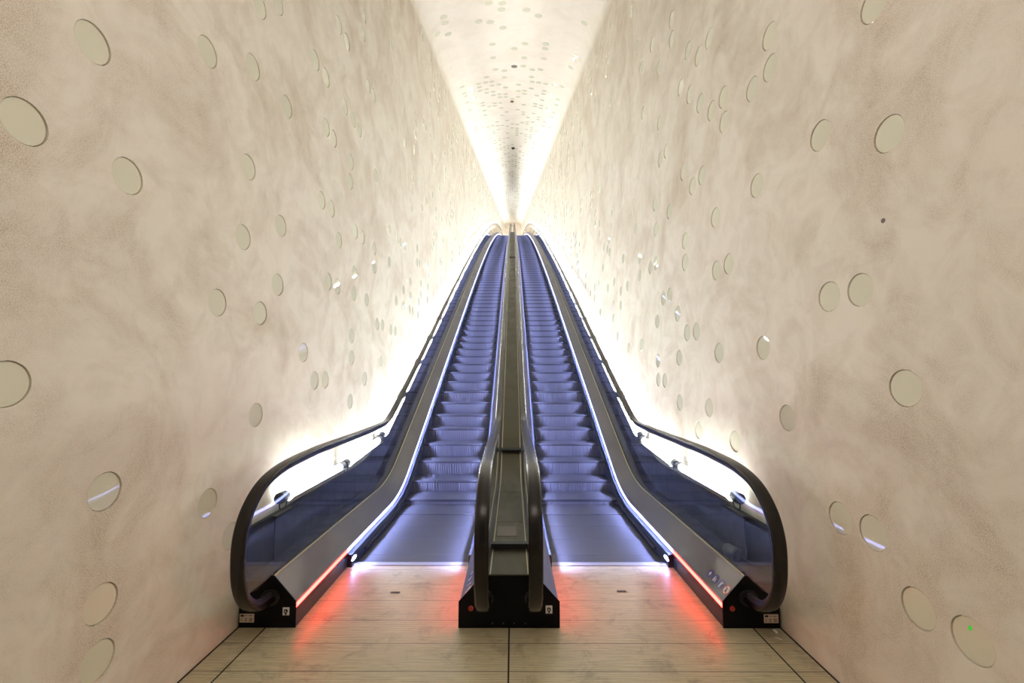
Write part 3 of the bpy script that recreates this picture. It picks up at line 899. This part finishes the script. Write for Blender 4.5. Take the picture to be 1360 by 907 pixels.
# ------------------------------------------------------------------ centre divider between the escalators
div = empty('centre_divider', (XM, Y_BOX, 0), 'dark divider with steel top plates running between the two escalators', 'divider')
def build_div():
    W = .333; hx = .166; D = .15
    pr = [(XM - W, .0015), (XM - W, DECK_LO + .002), (XM - W + D, DECK_HI + .004), (XM + W - D, DECK_HI + .004), (XM + W, DECK_LO + .002), (XM + W, .0015)]
    bm = bmesh.new(); prism_y(bm, pr, Y_BOX, Y_BOX + .006)
    W2 = .300
    prism_y(bm, [(XM - W2, .002), (XM - W2, DECK_LO - .05), (XM - W2 + D, DECK_HI - .06), (XM + W2 - D, DECK_HI - .06), (XM + W2, DECK_LO - .05), (XM + W2, .002)], Y_BOX + .006, YC)
    nb = mesh_obj('newel_base', bm, M_BLACK, div); nb['label'] = 'broad black end cover'
    for sx in (-1, 1):
        bm = bmesh.new(); prc = [(XM + sx * .164 + .062 * math.cos(2 * PI * k / 24), .195 + .05 * math.sin(2 * PI * k / 24)) for k in range(24)]
        prism_y(bm, prc, Y_BOX - .02, Y_BOX)
        mesh_obj('handrail_inlet', bm, M_GASKET, div)
    for k in range(4):
        bm = bmesh.new(); x = XM - .11 + .072 * k; cyl(bm, (x, Y_BOX, .03), (x, Y_BOX - .002, .03), .0045, 12); mesh_obj('screw', bm, M_GUIDE, div)
    # steel top plates with joints
    joints = [Y_BOX + .0, 3.52, 4.12, 5.15, 6.7, 8.2] + [8.2 + 2.05 * i for i in range(1, 35)]
    for a, b_ in zip(joints, joints[1:]):
        pr = [(XM - .138, DECK_HI - .01), (XM - .138, DECK_HI + .012), (XM - .118, DECK_HI + .012), (XM + .118, DECK_HI + .012), (XM + .138, DECK_HI + .012), (XM + .138, DECK_HI - .01)]
        mesh_obj('top_plate', sweep(pr, a + .003, b_ - .003), M_OLIVE, div)
    for sx in (-1, 1):
        pr = [(XM + sx * .122, DECK_HI + .0125), (XM + sx * .122, DECK_HI + .016), (XM + sx * .129, DECK_HI + .016), (XM + sx * .129, DECK_HI + .0125)]
        mesh_obj('plate_edge_trim', sweep(pr, Y_BOX + .003, Y_TOP), M_TRIM, div)
    for yb, w in ((3.52, .03), (6.45, .024), (20.6, .05)):
        pr = [(XM - .14, DECK_HI + .012), (XM - .14, DECK_HI + .05), (XM + .14, DECK_HI + .05), (XM + .14, DECK_HI + .012)]
        mesh_obj('cross_bar', sweep(pr, yb - w, yb + w), M_GASKET, div)
    bm = bmesh.new(); box(bm, XM - .105, XM + .055, 3.76, 4.0, DECK_HI + .0122, DECK_HI + .015, bev=.001)
    mesh_obj('inspection_cover', bm, M_STEEL, div)
    stop_button(div, XM - .252, .125); key_switch(div, XM + .262, .118)
in_root(div, build_div)

# ------------------------------------------------------------------ fluorescent lamps behind the outer glass
LAMP_L = 1.23
def make_lamp():
    root = bpy.data.objects.new('fluorescent_lamp', None); COL.objects.link(root); root.empty_display_size = .1
    bm = bmesh.new(); cyl(bm, (0, .05, 0), (0, LAMP_L - .05, 0), .030, 16)
    t = mesh_obj('lamp_tube', bm, M_TUBE, root, smooth=True); t['label'] = 'glowing white tube'
    for y in (0.0, LAMP_L - .085):
        bm = bmesh.new(); cyl(bm, (0, y, 0), (0, y + .085, 0), .042, 24)
        bmesh.ops.bevel(bm, geom=[e for e in bm.edges if len(e.link_faces) == 2 and abs(e.calc_face_angle(0)) > 1], offset=.004, segments=2, affect='EDGES')
        mesh_obj('end_cap', bm, M_CAP, root, smooth=False)
    bm = bmesh.new(); prism_y(bm, [(-.074, -.006), (-.040, -.044), (.040, -.044), (.074, -.006), (.069, -.006), (.037, -.039), (-.037, -.039), (-.069, -.006)], .085, LAMP_L - .085)
    mesh_obj('reflector_channel', bm, M_HOUSE, root)
    bm = bmesh.new(); pts = [(.0, .005, -.044), (.0, .01, -.075), (.0, .05, -.092), (.0, .095, -.08), (.0, .11, -.046)]
    tube(bm, catmull(pts, 5), .0045, 6); mesh_obj('cable', bm, M_CABLE, root)
    return root
LP = None
def kids(o): return [c for c in COL.objects if c.parent is o]
def place_lamp(side, y0, y1, label, group, k_lamp):
    global LP, LPK
    if LP is None: LP = make_lamp(); LPK = kids(LP); r = LP
    else:
        r = LP.copy(); COL.objects.link(r)
        for c in LPK:
            d = c.copy(); d.parent = r; COL.objects.link(d)
            if d.name.startswith('lamp_tube'): d.material_slots[0].link = 'DATA'
    for k in ('label', 'group', 'category'):
        if k in r: del r[k]
    if k_lamp < 2:             # the two level lamps by the landing burn dimmer
        for c in list(COL.objects):
            if c.parent is r and c.name.startswith('lamp_tube'):
                c.material_slots[0].link = 'OBJECT'; c.material_slots[0].material = M_TUBE_DIM
    p0 = (y0, lamp_z(y0)); p1 = (y1, lamp_z(y1))
    ang = math.atan2(p1[1] - p0[1], p1[0] - p0[0])
    r.location = (side * (XW - .079), p0[0], p0[1]); r.rotation_euler = (ang, 0, 0)
    tag(r, label, 'lamp', group)
NEARL = {-1: ['fluorescent lamp with its black cap nearest the left outer handrail end', 'second fluorescent lamp behind the left glass, level like the first', 'fluorescent lamp starting up the slope above the left handrail bend'],
         1: ['fluorescent lamp with its ringed cap nearest the right outer handrail end', 'second fluorescent lamp behind the right glass, level like the first', 'fluorescent lamp starting up the slope above the right handrail bend']}
for side, wn in ((-1, 'left'), (1, 'right')):
    y = 3.375; k = 0
    while y < 88:
        s_ = (lamp_z(y + 1.15) - lamp_z(y)) / 1.15; dy = LAMP_L / math.sqrt(1 + s_ * s_)
        lab = NEARL[side][k] if k < 3 else 'fluorescent lamp in the glowing row climbing along the %s wall' % wn
        place_lamp(side, y, y + dy, lab, None if k < 3 else 'fluorescent lamps along the %s wall' % wn, k)
        y += dy + .035; k += 1

# small wall bracket with hanging clear sheet under the first lamp on either side
for side, wn in ((-1, 'left'), (1, 'right')):
    xw = side * (XW - .06)
    rt = empty('lamp_bracket', (xw, 3.45, LAMP_H - .11), 'thin black bracket with a hanging sheet under the nearest %s lamp' % wn, 'bracket')
    bm = bmesh.new(); box(bm, -.018, .018, -.10, .16, .0, .012, bev=.002); mesh_obj('bracket_bar', bm, M_CAP, rt)
    bm = bmesh.new(); box(bm, -.004, .004, -.09, .15, -.30, .0); mesh_obj('hanging_sheet', bm, M_OUTER, rt)

# ------------------------------------------------------------------ small things on the floor and behind the right glass
for px, wn in (((525, 787), 'left'), ((825.5, 785.5), 'right')):
    q = on_z(px[0], px[1], 0)
    rt = empty('floor_vent', (q.x, q.y, .001), 'tiny dark slotted plate in the floor before the %s escalator' % wn, 'floor vent')
    bm = bmesh.new(); box(bm, -.036, .036, -.013, .013, 0, .0015); mesh_obj('vent_plate', bm, M_DARKDISC, rt)
    bm = bmesh.new()
    for k in range(7): box(bm, -.032 + k * .0095, -.026 + k * .0095, -.010, .010, .0013, .0022)
    mesh_obj('slots', bm, M_INK, rt)
def scrap(name, px, pts, h, mat, label, rot):
    q = on_z(px[0], px[1], 0)
    bm = bmesh.new()
    a = [bm.verts.new((x, y, .0008 + z)) for x, y, z in pts]; b_ = [bm.verts.new((x, y, .0022 + z)) for x, y, z in pts]
    n = len(pts); bm.faces.new(a[::-1]); bm.faces.new(b_)
    for i in range(n): bm.faces.new((a[i], a[(i + 1) % n], b_[(i + 1) % n], b_[i]))
    bmesh.ops.triangulate(bm, faces=[f for f in bm.faces if len(f.verts) > 4])
    o = mesh_obj(name, bm, mat); o.location = (q.x, q.y, 0); o.rotation_euler = (0, 0, rot)
    tag(o, label, 'litter')
M_FOIL = pbr('crumpled_foil', (.85, .84, .80), .4)
scrap('paper_scrap', (1034, 849), [(-.026, -.004, 0), (-.01, -.007, .004), (.012, -.004, .001), (.028, -.002, .003), (.024, .006, .0), (.0, .004, .006), (-.02, .005, .002)], .003, M_FOIL, 'white twisted scrap lying on the floor by the right outer end', -.75)
scrap('foil_scrap', (1029.5, 839.5), [(-.008, -.022, 0), (.006, -.02, .004), (.008, .0, .010), (.005, .022, .006), (-.006, .018, .003), (-.009, .0, .007)], .003, M_FOIL, 'shiny upright scrap against the black end of the right escalator', .1)
scrap('foil_scrap', (1024.5, 841.5), [(-.014, -.006, 0), (.0, -.008, .003), (.015, -.004, .002), (.012, .007, .004), (-.008, .006, .001)], .003, M_BEIGE, 'small brownish scrap left of the shiny one on the floor', .4)
scrap('pink_scrap', (298.5, 845.5), [(-.009, -.005, 0), (.002, -.007, .003), (.010, -.002, .001), (.006, .006, .003), (-.006, .006, .001)], .003, M_PINK, 'tiny pink scrap on the floor by the left wall', .3)
# can lying on the cladding behind the right glass
can_c = Vector((1.665, 3.44, .29 + .046))
rt = empty('drinks_can', (can_c.x, can_c.y, .29), 'dark grey can lying on its side behind the right outer glass', 'can')
bm = bmesh.new(); rows = []
for t, r in ((-.06, .030), (-.058, .040), (-.05, .0455), (.045, .0455), (.055, .040), (.06, .034)):
    rows.append([(.4 * t + r * math.cos(2 * PI * k / 28) * .2 * 0 + 0, 0, 0) for k in range(28)])
bm.free(); bm = bmesh.new()
ax = Vector((.25, -.97, 0)).normalized(); pe = Vector((.97, .25, 0)).normalized(); up = Vector((0, 0, 1)); rows = []
for t, r in ((-.06, .034), (-.058, .041), (-.05, .0455), (.045, .0455), (.055, .040), (.06, .034)):
    rows.append([Vector((0, 0, .047)) + ax * t + (pe * math.cos(2 * PI * k / 28) + up * math.sin(2 * PI * k / 28)) * r for k in range(28)])
rows_mesh(bm, rows, True, True); mesh_obj('can_body', bm, M_GREYCAN, rt, smooth=False)
bm = bmesh.new(); rows = []
for t, r in ((.060, .033), (.063, .033), (.063, .029), (.060, .029)):
    rows.append([Vector((0, 0, .047)) + ax * t + (pe * math.cos(2 * PI * k / 28) + up * math.sin(2 * PI * k / 28)) * r for k in range(28)])
rows_mesh(bm, rows + rows[:1], True); mesh_obj('can_rim', bm, M_GUIDE, rt)

# ------------------------------------------------------------------ light
LED_W = 18.5
w = bpy.data.worlds.new('world'); scene.world = w; w.use_nodes = True
bg = w.node_tree.nodes['Background']; bg.inputs[0].default_value = (1.0, .88, .79, 1); bg.inputs[1].default_value = .16
def area(name, loc, rot, sx, sy, power, col):
    l = bpy.data.lights.new(name, 'AREA'); l.shape = 'RECTANGLE'; l.size = sx; l.size_y = sy; l.energy = power; l.color = col
    o = bpy.data.objects.new(name, l); COL.objects.link(o); o.location = loc; o.rotation_euler = rot; return o
area('end_wall_fill', (0, Y_END - 4.5, 29.5), (R(66), 0, 0), 2.4, 1.2, 150, (1.0, .96, .90))  # unseen area light added to brighten the far end wall
area('entrance_fill', (0, -.2, 5.3), (R(8), 0, 0), 2.4, 1.6, 47, (1.0, .855, .765))  # unseen fill added overhead to light the near walls and floor

def strip_light(x_edge, s, ya, yb, watt_m):
    """one straight run of the LED strip, lensed to shine inward and down on the steps"""
    o = DECK_LO - .032
    a = Vector((x_edge - s * .003, *off(ya, o))); b = Vector((x_edge - s * .003, *off(yb, o)))
    t = (b - a).normalized(); n = Vector((0, -t.z, t.y))
    d = (Vector((-s, 0, 0)) * math.cos(R(40)) - n * math.sin(R(40))).normalized()
    l = bpy.data.lights.new('led_run', 'AREA'); l.shape = 'RECTANGLE'; l.size = .012; l.size_y = (b - a).length
    l.energy = watt_m * l.size_y; l.color = (.36, .43, 1.0); l.spread = R(100)
    ob = bpy.data.objects.new('led_run', l); COL.objects.link(ob)
    z = -d; x = t.cross(z).normalized()
    ob.matrix_world = Matrix((x, t, z)).transposed().to_4x4(); ob.location = (a + b) / 2
runs = [YC - .05, 4.7, Y1, Y1 + .3, Y1 + .6, Y2] + [Y2 + 2.6 * i for i in range(1, 20)]
for side in (-1, 1):
    for xe, s_ in ((side * XO, side), (side * XI, -side)):
        for a, b in zip(runs, runs[1:]): strip_light(xe, s_, a, b, LED_W)

scene.view_settings.view_transform = 'Standard'
scene.view_settings.look = 'None'
scene.view_settings.gamma = 1.0
scene.view_settings.use_curve_mapping = False
scene.view_settings.exposure = 0.08
scene.cycles.use_denoising = True
scene.cycles.max_bounces = 10; scene.cycles.diffuse_bounces = 6; scene.cycles.glossy_bounces = 5; scene.cycles.transparent_max_bounces = 24
scene.cycles.sample_clamp_indirect = 6.0
scene.cycles.caustics_reflective = False; scene.cycles.caustics_refractive = False
